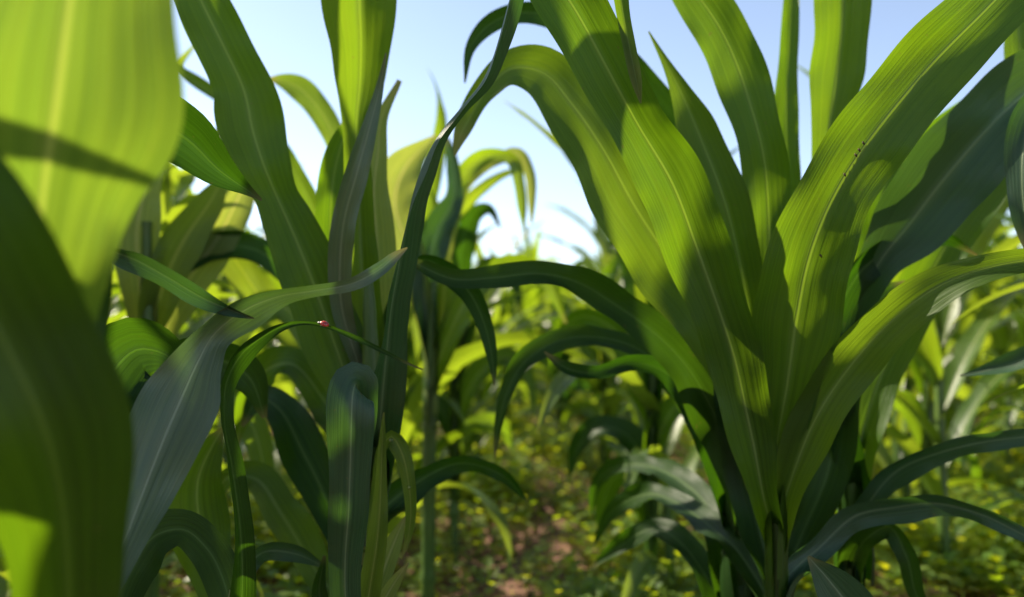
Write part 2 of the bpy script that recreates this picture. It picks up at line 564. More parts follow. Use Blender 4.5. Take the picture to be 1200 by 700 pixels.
# clods of earth lying on the soil
def build_clods():
    r = np.random.default_rng(5)
    g = Geo()
    ico = [(0, 0, 1), (.894, 0, .447), (.276, .851, .447), (-.724, .526, .447), (-.724, -.526, .447), (.276, -.851, .447),
           (.724, .526, -.447), (-.276, .851, -.447), (-.894, 0, -.447), (-.276, -.851, -.447), (.724, -.526, -.447), (0, 0, -1)]
    fc = [(0,1,2),(0,2,3),(0,3,4),(0,4,5),(0,5,1),(1,6,2),(2,7,3),(3,8,4),(4,9,5),(5,10,1),(6,7,2),(7,8,3),(8,9,4),(9,10,5),(10,6,1),(11,7,6),(11,8,7),(11,9,8),(11,10,9),(11,6,10)]
    ico = np.array(ico)
    for i in range(3500):
        y = 0.9 + 8 * r.random() ** 1.4
        x = (r.random() - .5) * 1.5 * y
        s = r.uniform(0.004, 0.018) * (1 if r.random() < .9 else 1.8)
        v = ico * s * r.uniform(.6, 1.25, (12, 1)) * np.array([1, r.uniform(.7, 1.2), .65])
        v = v + np.array([x, y, float(hgt(x, y)) + s * 0.2])
        g.raw(v, fc)
    o = link('soil_clods', mesh_from('soil_clods', *g.arrays(), M['soil']))
    tag(o, 'crumbly reddish clods of earth scattered over the soil', 'clods', kind='stuff')
build_clods()

# ------------------------------------------------------------------ weeds: low ground cover
def build_weeds():
    r = np.random.default_rng(21)
    g = Geo()
    # ovate leaf, 8 verts folded on the midrib
    prof = np.array([(0, 0), (.28, .30), (.62, .33), (1, 0), (.62, -.33), (.28, -.30), (.3, 0), (.65, 0)])
    base = np.column_stack([prof[:, 0], prof[:, 1], np.array([0, .08, .08, 0, .08, .08, 0, 0])])
    F = np.array([(0, 6, 1, 1), (6, 7, 2, 1), (7, 3, 2, 2), (0, 5, 6, 6), (5, 4, 7, 6), (4, 3, 7, 7)])
    # degenerate quads become triangles: split into a triangle list
    T = np.array([(0, 6, 1), (6, 7, 2), (6, 2, 1), (7, 3, 2), (0, 5, 6), (5, 4, 7), (5, 7, 6), (4, 3, 7)])
    allV, allF, n = [], [], 0
    count = 0
    tries = 0
    while count < 26000 and tries < 160000:
        tries += 1
        y = 0.9 + 13 * r.random() ** 1.5
        x = (r.random() - .5) * 1.6 * y
        dens = 0.5 + 0.5 * math.sin(x * 5.2 + 1.3 * math.sin(y * 2.1)) * math.cos(y * 3.3 + x * 2.2)
        bare = abs(x - 0.06 * math.sin(y * 3)) < 0.13 and y < 2.6
        if r.random() > (0.10 + 1.7 * max(0, dens - .42)) * (1 if not bare else 0.5):
            continue
        count += 1
        far = y > 5
        tall = r.random()
        h = r.uniform(.012, .05) if tall < .62 else r.uniform(.05, .15)
        if y < 1.9:
            h = min(h, 0.06)
        k = int(r.integers(4, 8) + h * 60)
        z0 = float(hgt(x, y))
        size = r.uniform(.015, .032) * (1.9 if far else 1.0) * (1 + 3 * h)
        for j in range(k):
            az = j * 2.4 + r.uniform(-.4, .4)
            el = r.uniform(-.2, .65)
            s = size * r.uniform(.7, 1.25)
            zz = z0 + .004 + h * (j + 1) / k
            ca, sa, ce, se = math.cos(az), math.sin(az), math.cos(el), math.sin(el)
            b = base * s
            X = b[:, 0] * ce - b[:, 2] * se + s * .35
            Z = b[:, 0] * se + b[:, 2] * ce
            P = np.column_stack([X * ca - b[:, 1] * sa + x + r.normal(0, .004), X * sa + b[:, 1] * ca + y, Z + zz])
            allV.append(P); allF.append(T + n); n += 8
        if h > .03:
            # stem: a thin three-sided rod
            a = np.array([0, 2.1, 4.2])
            ring = np.column_stack([np.cos(a), np.sin(a), np.zeros(3)]) * .0012
            P = np.concatenate([ring + (x, y, z0 - .005), ring + (x, y, z0 + h)])
            allV.append(P)
            allF.append(np.array([(0, 1, 4), (0, 4, 3), (1, 2, 5), (1, 5, 4), (2, 0, 3), (2, 3, 5)]) + n); n += 6
    V = np.concatenate(allV); Fa = np.concatenate(allF)
    o = link('weeds', mesh_from('weeds', V, Fa, np.zeros((len(V), 2)), M['weed'], smooth=False))
    tag(o, 'low yellow green broadleaf weeds covering the soil between rows', 'weeds', kind='stuff')
build_weeds()

# ------------------------------------------------------------------ generic corn plants of the field
def gen_leaf(r, z0, az, length, W, e0, droop, n, across, bend=0.0, r0=0.008, sx=0.0, sy=0.0):
    t = np.linspace(0, 1, n)
    e = e0 - droop * t ** r.uniform(1.2, 1.9)
    a = az + bend * t ** 2
    ds = length / (n - 1)
    T = np.stack([np.cos(a) * np.cos(e), np.sin(a) * np.cos(e), np.sin(e)], -1)
    C = np.cumsum(T * ds, axis=0) - T[0] * ds + np.array([sx + math.cos(az) * r0 * .5, sy + math.sin(az) * r0 * .5, z0])
    S = np.stack([-np.sin(a), np.cos(a), np.zeros(n)], -1)
    N0 = np.cross(S, T)
    N0 *= np.sign(N0[0, 2] * 1.0 + 1e-6) if abs(N0[0, 2]) > .05 else 1
    tw = r.uniform(-1.0, 1.0) * t ** 1.5 + r.normal(0, .15)
    tw = tw[:, None]
    S2 = S * np.cos(tw) + N0 * np.sin(tw)
    N2 = -S * np.sin(tw) + N0 * np.cos(tw)
    w = W * np.minimum(1, .45 + 2.2 * t) * (1 - t ** 2.6) * .5 + .0006
    curl = R(50) + R(150) * np.clip(1 - t * 9, 0, 1)
    L = np.linspace(0, length, n)
    return sweep_leaf(C, S2, N2, w, curl, L, across, .0035, 8, .14, int(r.integers(1e6)))

def gen_plant(seed, H=1.16, n=26, across=7, upright=1.0):
    """parts as a list of (name, geo arrays): one stalk and its leaves"""
    r = np.random.default_rng(seed)
    parts = []
    sh = H * .62
    lx, ly = r.normal(0, .03, 2)
    zs = np.linspace(-.03, sh, 14)
    C = np.column_stack([lx * (zs / sh) ** 2, ly * (zs / sh) ** 2, zs])
    rad = np.interp(zs, [0, sh * .5, sh], [.013, .011, .006])
    rad = rad * (1 + .12 * (np.arange(14) % 3 == 0))
    g = Geo(); g.grid(*tube(C, rad, 8)); parts.append(('stalk', g.arrays()))
    k = int(r.integers(9, 13))
    az0 = r.uniform(0, 6.28)
    for i in range(k):
        f = i / (k - 1)
        z = .06 + (sh - .06) * f ** .9
        az = az0 + (i % 2) * math.pi + r.normal(0, .35)
        mid = 1 - abs(f - .55) * 1.1
        length = (H if upright == 1 else H * .8) * (.36 + .36 * mid) * r.uniform(.85, 1.12)
        W = (.045 + .035 * mid) * r.uniform(.85, 1.1)
        e0 = R(50 if upright == 1 else 66) + R(32 if upright == 1 else 18) * f + r.normal(0, .08)
        droop = R(140) * (1 - f * .62) * r.uniform(.65, 1.2) * upright
        q = (zs.searchsorted(z) / 14) ** 2
        x, y = lx * (z / sh) ** 2, ly * (z / sh) ** 2
        g = Geo(); g.grid(*gen_leaf(r, z, az, length, W, e0, droop, n, across, r.normal(0, .5), sx=x, sy=y))
        parts.append(('leaf', g.arrays()))
    return parts

def join_arrays(parts):
    V, F, U, n = [], [], [], 0
    for _, (v, f, u) in parts:
        V.append(v); F.append(f + n); U.append(u); n += len(v)
    return np.concatenate(V), np.concatenate(F), np.concatenate(U)

NV = 9
variants = []
for i in range(NV):
    ps = gen_plant(100 + i)
    variants.append([(nm, mesh_from('corn_' + nm, *arr, M['stalk'] if nm == 'stalk' else M['field'])) for nm, arr in ps])
uprights = []
for i in range(3):
    ps = gen_plant(400 + i, upright=.45)
    uprights.append([(nm, mesh_from('corn_' + nm, *arr, M['stalk'] if nm == 'stalk' else M['field'])) for nm, arr in ps])
far_variants = [mesh_from('corn_plant_far', *join_arrays(gen_plant(200 + i, n=14, across=5)), M['field']) for i in range(NV)]

ORD = ['first', 'second', 'third', 'fourth', 'fifth', 'sixth', 'seventh', 'eighth', 'ninth', 'tenth', 'eleventh', 'twelfth', 'thirteenth',
       'fourteenth', 'fifteenth', 'sixteenth', 'seventeenth', 'eighteenth', 'nineteenth', 'twentieth']
GROUP = 'corn plants growing in rows across the field'
ROWS = [(-1, -.29), (1, .38), (-2, -.98), (2, 1.10), (-3, -1.68), (3, 1.80), (-4, -2.4), (4, 2.5), (-5, -3.1), (5, 3.2), (-6, -3.8), (6, 3.9), (-7, -4.5), (7, 4.6), (-8, -5.2), (8, 5.3)]
SPAC = .31
NEAR_Y = 4.2
MID_Y = 7.8
rr = random.Random(77)
START = {-1: 1.75, 1: 1.75, -2: 1.3, 2: 1.45, -3: 2.0, 3: 2.1}

def height_scale(x, y):
    side_right = x > 0
    s = rr.uniform(.86, 1.12)
    if abs(x) < .5 and y < 5:
        s *= .78 if (side_right or y > 2.0) else .88
        if y > 2:
            s = min(s, .80)
    return s

def place(k, rowx, y, idx, side, detailed):
    x = rowx + .10 * max(0, y - 2.0) + rr.gauss(0, .035)
    s = height_scale(x, y)
    where = 'left' if side < 0 else 'right'
    lab = f'{ORD[idx]} corn plant along the {ORD[abs(k) - 1]} row {where} of the soil strip'
    i = rr.randrange(NV)
    rz = rr.uniform(0, 6.28)
    if detailed:
        o = bpy.data.objects.new('corn_plant', None)
        col.objects.link(o)
        for nm, me in variants[i]:
            link(nm, me, o)
    else:
        o = link('corn_plant', far_variants[i])
    o.location = (x, y, float(hgt(x, y)) * .5)
    o.rotation_euler = (rr.gauss(0, .05), rr.gauss(0, .05), rz)
    o.scale = (s, s, s)
    tag(o, lab, 'corn plant', GROUP)
    return o

far_list = []
count_ind = 0
for k, rx in ROWS + [(-9 - j, -5.9 - .7 * j) for j in range(16)] + [(9 + j, 6.0 + .7 * j) for j in range(16)]:
    y = START.get(k, max(2.0, abs(rx) / .72)) + rr.uniform(0, .1)
    y = max(y, abs(rx) / .72)
    idx = 0
    while y < 30:
        if y < MID_Y and idx < 20 and abs(k) <= 16:
            place(k, rx, y, idx, k, y < NEAR_Y)
            count_ind += 1
        else:
            far_list.append((rx + .10 * max(0, y - 2.0) + rr.gauss(0, .04), y))
        idx += 1
        y += SPAC * rr.uniform(.8, 1.25) * (1 if y < 12 else 1.6)
print('individual field plants', count_ind, 'far', len(far_list))

def build_far():
    lows = [join_arrays(gen_plant(300 + i, n=9, across=3)) for i in range(6)]
    V, F, U, n = [], [], [], 0
    for x, y in far_list:
        v, f, u = lows[rr.randrange(6)]
        a = rr.uniform(0, 6.28); s = rr.uniform(.85, 1.13)
        c, sn = math.cos(a) * s, math.sin(a) * s
        w = np.column_stack([v[:, 0] * c - v[:, 1] * sn + x, v[:, 0] * sn + v[:, 1] * c + y, v[:, 2] * s])
        V.append(w); F.append(f + n); U.append(u); n += len(v)
    o = link('corn_field', mesh_from('corn_field', np.concatenate(V), np.concatenate(F), np.concatenate(U), M['field']))
    tag(o, 'distant mass of pale green corn plants reaching the skyline', 'corn field', kind='stuff')
build_far()

# unseen plants added beside and behind the camera to shade the near ones
def shade_plants():
    spots = [(-.84, 1.28, 1.42), (-1.0, 1.40, 1.50), (-1.25, 1.26, 1.55),  # these three made tall and upright to block the sun
             (-1.0, .20, .8), (-.98, -.1, .9), (-1.68, .3, .9), (-1.7, .7, .95), (1.1, .35, 1), (1.1, .75, 1), (1.1, 1.1, 1), (.42, -.35, 1), (-.34, -.4, 1)]
    names = []
    for i, (x, y, s) in enumerate(spots):
        o = bpy.data.objects.new('corn_plant', None)
        col.objects.link(o)
        for nm, me in (uprights if i < 3 else variants)[i % 3]:
            link(nm, me, o)
        o.location = (x, y, 0)
        o.scale = (s, s, s)
        o.rotation_euler = (0, 0, rr.uniform(0, 6.28))
        tag(o, 'corn plant added out of view beside and behind the camera for shade', 'corn plant', 'unseen corn plants added for shade')
shade_plants()
for x_, y_, s_, v_, lab_ in ((-.62, 1.12, .72, 5, 'low leafy corn plant filling the gap right of the closest leaf'),):
    o = bpy.data.objects.new('corn_plant', None)
    col.objects.link(o)
    for nm, me in variants[v_]:
        link(nm, me, o)
    o.location = (x_, y_, 0)
    o.scale = (s_, s_, s_)
    o.rotation_euler = (0, 0, 1.9 + x_)
    tag(o, lab_, 'corn plant', GROUP)

def px(X, Y, Z):
    z = Z - CAM_H
    d = Y * cp + z * sp_
    return (600 + X / d * FPX, 350 - (z * cp - Y * sp_) / d * FPX, d)

def blade(parent, pts, mat='green', curl=30):
    """pts rows: X, Y, Z, half width in metres; the face is turned to the side the sun comes from"""
    q, L = catmull(np.array(pts, float), 40)
    C = q[:, :3]
    T = unit(np.gradient(C, axis=0))
    Nn = unit(np.array([-.95, .2, .3]) - (T @ np.array([-.95, .2, .3]))[:, None] * T)
    P, U = sweep_leaf(C, np.cross(T, Nn), Nn, np.maximum(q[:, 3], .0006), np.full(len(C), R(curl)), L, 9, .003, 9, .1, 5)
    g = Geo(); g.grid(P - np.array(parent.location), U)
    return link('leaf', mesh_from('leaf', *g.arrays(), M[mat]), parent)

S0 = bpy.data.objects.new('corn_plant', None)  # unseen plant added as a sun blocker, its blades shaped for the shadow
col.objects.link(S0)
S0.location = (-.42, .12, 0)
tag(S0, 'unseen corn plant added close beside the camera to shade the closest leaves', 'corn plant', 'unseen corn plants added for shade')
C0 = np.array([(-.42, .12, z) for z in np.linspace(-.02, .75, 10)])
g_ = Geo(); g_.grid(*tube(C0 - np.array(S0.location), np.linspace(.013, .007, 10)))
link('stalk', mesh_from('stalk', *g_.arrays(), M['stalk']), S0)
blade(S0, [(-.42, .12, .60, .012), (-.41, .20, .68, .04), (-.40, .30, .72, .048), (-.40, .40, .755, .046), (-.41, .50, .76, .04), (-.42, .62, .74, .002)])
blade(S0, [(-.42, .12, .70, .012), (-.43, .18, .78, .04), (-.43, .24, .80, .035), (-.43, .30, .79, .028), (-.43, .38, .76, .02), (-.44, .52, .72, .002)])
blade(S0, [(-.42, .12, .66, .012), (-.42, .22, .72, .03), (-.42, .34, .75, .035), (-.42, .46, .78, .04), (-.43, .60, .78, .03), (-.44, .70, .74, .002)])
blade(S0, [(-.42, .12, .30, .012), (-.49, .28, .36, .02), (-.52, .44, .50, .03), (-.50, .62, .60, .05), (-.50, .76, .585, .045), (-.50, .88, .54, .002)])
blade(S0, [(-.42, .12, .66, .012), (-.44, .20, .76, .03), (-.44, .32, .80, .02), (-.44, .40, .86, .012), (-.45, .50, .92, .002)])

# ------------------------------------------------------------------ the near plants, leaf by leaf
NG = 'large corn plants close to the camera'
# A: closest plant at the left edge
A = plant_root(45, .43, 'closest and blurriest corn plant with huge glowing yellow green leaves at left edge', NG)
stalk(A, [(50, 900, .43, 24), (58, 760, .43, 21), (70, 600, .44, 14), (80, 450, .45, 9)])
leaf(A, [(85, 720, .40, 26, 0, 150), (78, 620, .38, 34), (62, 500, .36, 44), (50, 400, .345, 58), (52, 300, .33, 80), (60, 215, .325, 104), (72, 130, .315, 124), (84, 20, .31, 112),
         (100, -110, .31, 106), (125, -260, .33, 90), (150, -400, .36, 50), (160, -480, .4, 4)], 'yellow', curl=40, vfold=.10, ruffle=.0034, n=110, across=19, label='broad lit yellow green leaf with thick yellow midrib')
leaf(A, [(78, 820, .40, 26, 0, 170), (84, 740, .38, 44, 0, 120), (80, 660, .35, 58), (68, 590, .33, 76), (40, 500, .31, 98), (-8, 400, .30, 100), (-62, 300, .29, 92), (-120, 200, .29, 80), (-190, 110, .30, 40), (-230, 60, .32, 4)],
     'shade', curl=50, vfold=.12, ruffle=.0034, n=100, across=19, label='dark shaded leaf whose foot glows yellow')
leaf(A, [(60, 520, .5, 16, 0, 150), (66, 380, .54, 30), (78, 250, .58, 42), (120, 150, .62, 40), (170, 140, .64, 42), (215, 160, .65, 36), (255, 196, .66, 22), (285, 217, .67, 9), (305, 231, .67, 1.5)], 'deep_shade', curl=70, vfold=.3)
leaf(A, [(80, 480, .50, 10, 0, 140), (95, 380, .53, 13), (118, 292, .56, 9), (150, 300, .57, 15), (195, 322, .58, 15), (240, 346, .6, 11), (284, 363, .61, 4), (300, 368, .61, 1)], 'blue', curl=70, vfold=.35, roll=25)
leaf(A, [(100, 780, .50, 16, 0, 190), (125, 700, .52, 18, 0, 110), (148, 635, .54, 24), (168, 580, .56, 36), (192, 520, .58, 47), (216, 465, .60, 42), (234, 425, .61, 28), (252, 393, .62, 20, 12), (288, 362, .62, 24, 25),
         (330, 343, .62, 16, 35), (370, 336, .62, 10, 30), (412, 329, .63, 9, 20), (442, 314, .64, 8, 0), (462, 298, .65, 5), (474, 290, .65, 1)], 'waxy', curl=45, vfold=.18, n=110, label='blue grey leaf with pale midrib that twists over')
leaf(A, [(60, 560, .56, 16, 0, 150), (95, 500, .66, 34), (130, 440, .72, 52), (165, 408, .74, 42), (195, 415, .75, 24), (212, 438, .76, 5)], 'deep_shade', curl=60)
leaf(A, [(110, 420, .46, 8), (116, 360, .46, 14), (124, 310, .46, 10), (130, 285, .47, 2)], 'deep_shade', curl=80)

leaf(A, [(90, 600, .6, 12, 0, 180), (140, 520, .70, 30), (190, 450, .78, 36, 20), (240, 420, .82, 32, 30), (290, 440, .84, 22), (310, 490, .85, 3)], 'deep_shade', curl=60)

# C: slender plant whose arched leaf carries the beetle
Cp = plant_root(262, .66, 'low slender corn plant whose thin arched leaf tip carries the red ladybird', NG)
stalk(Cp, [(265, 900, .66, 14), (272, 760, .66, 12), (276, 690, .66, 7)])
leaf(Cp, [(282, 760, .66, 12, 0, 190), (284, 690, .65, 16, 10, 90), (282, 620, .64, 14, 35), (272, 545, .63, 12, 45), (263, 490, .62, 11, 50), (266, 448, .62, 13, 40), (284, 415, .62, 13, 30), (308, 395, .62, 9, 20), (332, 383, .62, 5, 10),
          (356, 379, .62, 2.6), (382, 383, .62, 2.4), (415, 396, .62, 3.2), (450, 413, .62, 2.6), (478, 427, .62, 1.6), (495, 434, .62, .5)], 'deep_shade', curl=60, vfold=.25, n=120, ruffle=.0008, seed=4, jitter=.15)
leaf(Cp, [(270, 800, .68, 14, 0, 160), (272, 740, .70, 18), (262, 690, .71, 22), (240, 645, .72, 22, 10), (212, 622, .72, 22, 15), (182, 628, .71, 26, 10), (155, 660, .70, 30), (135, 705, .68, 28), (120, 760, .66, 12), (110, 800, .66, 2)], 'deep_shade', curl=60, n=100)
leaf(Cp, [(275, 800, .74, 12, 0, 160), (280, 720, .76, 12), (288, 672, .76, 10, 20), (312, 645, .80, 12, 20), (345, 648, .82, 10), (380, 664, .84, 2)], 'blue', curl=60)
leaf(Cp, [(280, 800, .80, 12, 0, 160), (262, 720, .82, 18), (235, 620, .84, 34), (232, 560, .84, 30), (248, 520, .84, 14), (260, 500, .84, 2)], 'green', curl=70)

# B: plant in the middle left with the long twisted leaf
B = plant_root(440, .86, 'tall corn plant in the left row with a long twisted blue grey leaf', NG)
stalk(B, [(440, 900, .86, 15), (438, 700, .86, 14), (436, 540, .86, 13), (434, 400, .86, 9), (432, 330, .86, 5)])
leaf(B, [(432, 560, .86, 13, 0, 200), (422, 490, .87, 24, 0, 100), (402, 425, .87, 36), (380, 362, .87, 35), (355, 305, .86, 33), (335, 260, .86, 32), (321, 228, .86, 26), (306, 192, .85, 33), (294, 155, .85, 38), (283, 103, .85, 33),
         (262, 55, .84, 34), (234, 0, .83, 31), (205, -60, .82, 26), (170, -130, .82, 16), (135, -190, .82, 2)], 'green', curl=45, vfold=.12, n=120, ruffle=.0034)
leaf(B, [(436, 500, .90, 13, 0, 200), (430, 400, .90, 22), (424, 300, .90, 22), (420, 200, .90, 16), (420, 150, .90, 18), (424, 105, .90, 30), (424, 60, .89, 39), (421, 10, .88, 43), (418, -60, .88, 40), (408, -130, .88, 24), (395, -190, .88, 3)], 'green', curl=85, vfold=.55, n=90)
leaf(B, [(436, 540, .88, 10, 0, 200), (424, 440, .87, 9), (402, 345, .84, 14), (404, 262, .82, 15), (420, 200, .81, 13), (433, 150, .81, 10), (445, 100, .81, 5), (452, 60, .8, 1)], 'waxy', curl=60)
leaf(B, [(436, 540, .93, 12, 0, 200), (408, 430, .93, 20), (394, 340, .93, 22), (389, 260, .93, 17), (393, 200, .93, 19), (402, 160, .93, 12), (409, 136, .93, 2)], 'green', curl=70)
leaf(B, [(440, 540, .95, 12, 0, 200), (438, 450, .95, 20), (442, 380, .95, 22), (440, 300, .95, 24), (438, 230, .95, 18), (445, 180, .95, 12), (449, 140, .95, 8), (470, 95, .95, 3)], 'straw', curl=60)
leaf(B, [(448, 560, .84, 12, 0, 200), (450, 480, .82, 26, 0, 100), (455, 410, .78, 24, 35), (459, 350, .75, 21, 50), (467, 300, .73, 20, 60), (478, 250, .71, 19, 66), (491, 205, .70, 18, 68), (510, 160, .69, 17, 70), (537, 125, .68, 15, 72),
         (563, 92, .67, 15, 70), (579, 55, .66, 15, 64), (591, 15, .65, 16, 62), (603, -30, .64, 15, 60), (620, -90, .64, 10), (640, -140, .64, 2)], 'blue', curl=60, vfold=.3, n=130, ruffle=.001, label='long twisted blue grey leaf seen nearly edge on')
leaf(B, [(446, 560, .90, 12, 0, 190), (452, 440, .90, 18), (465, 350, .90, 12, 30), (490, 307, .9, 9, 40), (522, 320, .9, 13, 20), (549, 345, .9, 14), (567, 382, .9, 10), (575, 420, .9, 6), (577, 452, .9, 1)], 'deep_shade', curl=60)
leaf(B, [(422, 800, .74, 14, 0, 200), (408, 720, .72, 18), (406, 650, .70, 20), (411, 590, .68, 23), (415, 530, .67, 27), (416, 490, .66, 29, 8), (417, 460, .662, 29, 14), (419, 449, .668, 28, 20), (421, 448, .678, 26, 22), (422, 462, .688, 23, 22), (421, 510, .695, 18), (422, 560, .70, 8), (422, 580, .70, 1)], 'blue', curl=-32, vfold=-.10, n=110, ruffle=.0016, label='blue grey leaf bent sharply back at its top')
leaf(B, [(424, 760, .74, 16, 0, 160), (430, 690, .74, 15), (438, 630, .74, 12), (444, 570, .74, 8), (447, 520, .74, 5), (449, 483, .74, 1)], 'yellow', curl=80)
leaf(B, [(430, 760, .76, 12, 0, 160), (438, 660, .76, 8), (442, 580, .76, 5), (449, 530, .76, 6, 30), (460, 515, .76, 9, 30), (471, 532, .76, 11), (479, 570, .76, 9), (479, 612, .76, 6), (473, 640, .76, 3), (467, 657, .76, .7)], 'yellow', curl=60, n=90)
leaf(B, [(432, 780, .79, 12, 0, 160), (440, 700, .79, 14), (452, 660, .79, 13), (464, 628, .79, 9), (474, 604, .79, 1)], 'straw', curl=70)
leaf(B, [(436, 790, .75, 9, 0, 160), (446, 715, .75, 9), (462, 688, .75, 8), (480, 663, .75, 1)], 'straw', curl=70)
leaf(B, [(425, 800, .80, 12, 0, 160), (385, 740, .8, 12), (372, 690, .8, 9), (378, 650, .8, 2)], 'deep_shade', curl=60)
leaf(B, [(434, 620, .9, 12, 0, 160), (500, 560, .96, 14, 20), (545, 545, 1.0, 12, 30), (590, 560, 1.02, 8), (620, 590, 1.04, 1)], 'deep_shade', curl=60)
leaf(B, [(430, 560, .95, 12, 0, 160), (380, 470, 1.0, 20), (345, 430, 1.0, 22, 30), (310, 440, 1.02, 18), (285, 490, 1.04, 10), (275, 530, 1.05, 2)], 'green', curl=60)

leaf(B, [(434, 700, .92, 12, 0, 180), (400, 620, .94, 22), (360, 540, .96, 26), (325, 480, .98, 22, 20), (300, 470, 1.0, 14, 20), (280, 500, 1.0, 2)], 'deep_shade', curl=60)
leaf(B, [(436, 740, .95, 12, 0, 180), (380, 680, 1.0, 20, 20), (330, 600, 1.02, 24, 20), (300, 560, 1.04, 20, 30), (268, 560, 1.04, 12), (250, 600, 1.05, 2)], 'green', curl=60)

# F: the main plant right of centre
Fp = plant_root(912, .82, 'largest sharp corn plant right of the soil strip with a fan of wide green leaves', NG)
stalk(Fp, [(912, 1000, .82, 13), (912, 720, .82, 11), (911, 640, .82, 10), (908, 560, .82, 10), (903, 470, .82, 8), (898, 380, .84, 5)])
leaf(Fp, [(910, 620, .83, 12, 0, 220), (909, 570, .82, 15, 0, 150), (913, 520, .81, 26, 0, 80), (922, 450, .79, 39), (932, 370, .77, 47), (946, 300, .75, 47), (975, 228, .73, 46), (1020, 155, .71, 43), (1082, 82, .69, 43), (1150, 15, .67, 45),
          (1225, -60, .66, 42), (1310, -120, .66, 30), (1390, -150, .66, 3)], 'green', curl=35, vfold=.10, n=130, across=17, ruffle=.003, label='biggest leaf sweeping up to the upper right with dark specks')
leaf(Fp, [(908, 600, .87, 12, 0, 220), (902, 500, .88, 22, 0, 100), (902, 400, .88, 26), (903, 320, .87, 26), (903, 250, .87, 26), (896, 170, .86, 28), (874, 95, .86, 30), (842, 30, .86, 29), (808, -20, .86, 28), (765, -80, .86, 20), (725, -120, .86, 2)], 'green', curl=50, n=100)
leaf(Fp, [(912, 560, 1.0, 12, 0, 200), (924, 400, 1.0, 16), (926, 300, 1.0, 15), (923, 200, 1.0, 15), (922, 120, 1.0, 14), (928, 50, 1.0, 11), (931, -20, 1.0, 8), (934, -90, 1.0, 1)], 'green', curl=60)
leaf(Fp, [(914, 560, .93, 12, 0, 200), (935, 430, .95, 20), (952, 300, .95, 20), (966, 200, .95, 15), (972, 140, .95, 22), (980, 85, .95, 31), (986, 30, .94, 33), (985, -30, .93, 31), (960, -120, .90, 28), (900, -190, .86, 24), (820, -200, .8, 20), (755, -130, .74, 16),
          (728, -40, .71, 12), (729, 10, .70, 9), (737, 60, .7, 8), (744, 98, .7, 6), (748, 122, .7, 1)], 'green', curl=60, vfold=.45, n=150, label='tall leaf folded along its midrib')
leaf(Fp, [(904, 640, .80, 12, 0, 220), (895, 580, .79, 20, 0, 120), (885, 510, .78, 26), (866, 430, .77, 32), (842, 360, .76, 36), (816, 290, .75, 38), (786, 215, .74, 39), (743, 142, .73, 36), (702, 72, .72, 36), (664, 2, .71, 37), (625, -60, .71, 33), (590, -115, .71, 18), (565, -150, .71, 2)],
     'green', curl=50, vfold=.16, n=130, across=15, label='straight leaf with a pale midrib rising to the upper left')
leaf(Fp, [(900, 620, .85, 12, 0, 200), (885, 540, .85, 20), (864, 465, .84, 22), (836, 385, .83, 34), (790, 308, .83, 46), (745, 240, .83, 48), (708, 175, .83, 40), (672, 125, .84, 35), (637, 88, .85, 31), (602, 82, .86, 22, 15), (573, 102, .88, 19, 30), (549, 137, .9, 13, 30), (535, 165, .9, 7), (530, 185, .9, 1)],
     'green', curl=45, vfold=.14, n=120, label='dark arched leaf with a pale drooping tip')
leaf(Fp, [(905, 600, 1.0, 12, 0, 200), (880, 460, 1.0, 22), (850, 340, 1.0, 30), (812, 235, 1.0, 34), (772, 155, 1.0, 33), (728, 88, 1.0, 28), (690, 46, 1.0, 19), (650, 22, 1.0, 13), (610, 15, 1.0, 12), (577, 28, 1.0, 11), (554, 56, 1.0, 7), (547, 97, 1.0, 1)], 'deep_shade', curl=45, n=110)
leaf(Fp, [(907, 590, .86, 12, 0, 200), (893, 500, .86, 18), (884, 430, .86, 20), (876, 350, .86, 23), (864, 285, .86, 26), (845, 218, .86, 28), (820, 155, .87, 24), (799, 110, .87, 13), (780, 72, .87, 5), (760, 34, .87, .8)], 'green', curl=60, vfold=.2, n=90)
leaf(Fp, [(914, 640, .82, 12, 0, 200), (924, 570, .80, 20, 0, 110), (950, 495, .78, 29), (990, 435, .76, 30), (1040, 382, .73, 27), (1100, 340, .70, 23), (1160, 316, .68, 18), (1220, 305, .67, 13), (1290, 312, .67, 2)], 'green', curl=50, vfold=.2, n=90)
leaf(Fp, [(918, 800, .74, 10, 0, 160), (1040, 790, .70, 20), (1010, 730, .70, 28), (975, 685, .70, 22), (948, 655, .70, 2)], 'blue', curl=50)
leaf(Fp, [(906, 720, .84, 10, 0, 160), (872, 650, .90, 18, 20), (836, 618, .98, 16, 35), (790, 590, 1.08, 15, 35), (750, 582, 1.18, 13, 20), (712, 604, 1.26, 8), (694, 640, 1.3, 1)], 'deep_shade', curl=50)
leaf(Fp, [(918, 690, .86, 10, 0, 160), (960, 640, .88, 16, 20), (1000, 605, .88, 18, 30), (1045, 594, .87, 16, 35), (1095, 588, .85, 15, 35), (1150, 600, .84, 12, 20), (1205, 625, .83, 8), (1260, 655, .83, 1)], 'blue', curl=50)
leaf(Fp, [(906, 700, .88, 12, 0, 200), (884, 600, .90, 26), (872, 520, .91, 32), (868, 440, .91, 30), (862, 380, .91, 16), (856, 330, .91, 2)], 'deep_shade', curl=70)
leaf(Fp, [(914, 720, .90, 12, 0, 200), (935, 640, .93, 22), (968, 560, .95, 26), (985, 480, .96, 24), (1000, 400, .96, 22, 20), (1030, 350, .96, 16), (1060, 330, .96, 2)], 'deep_shade', curl=70)
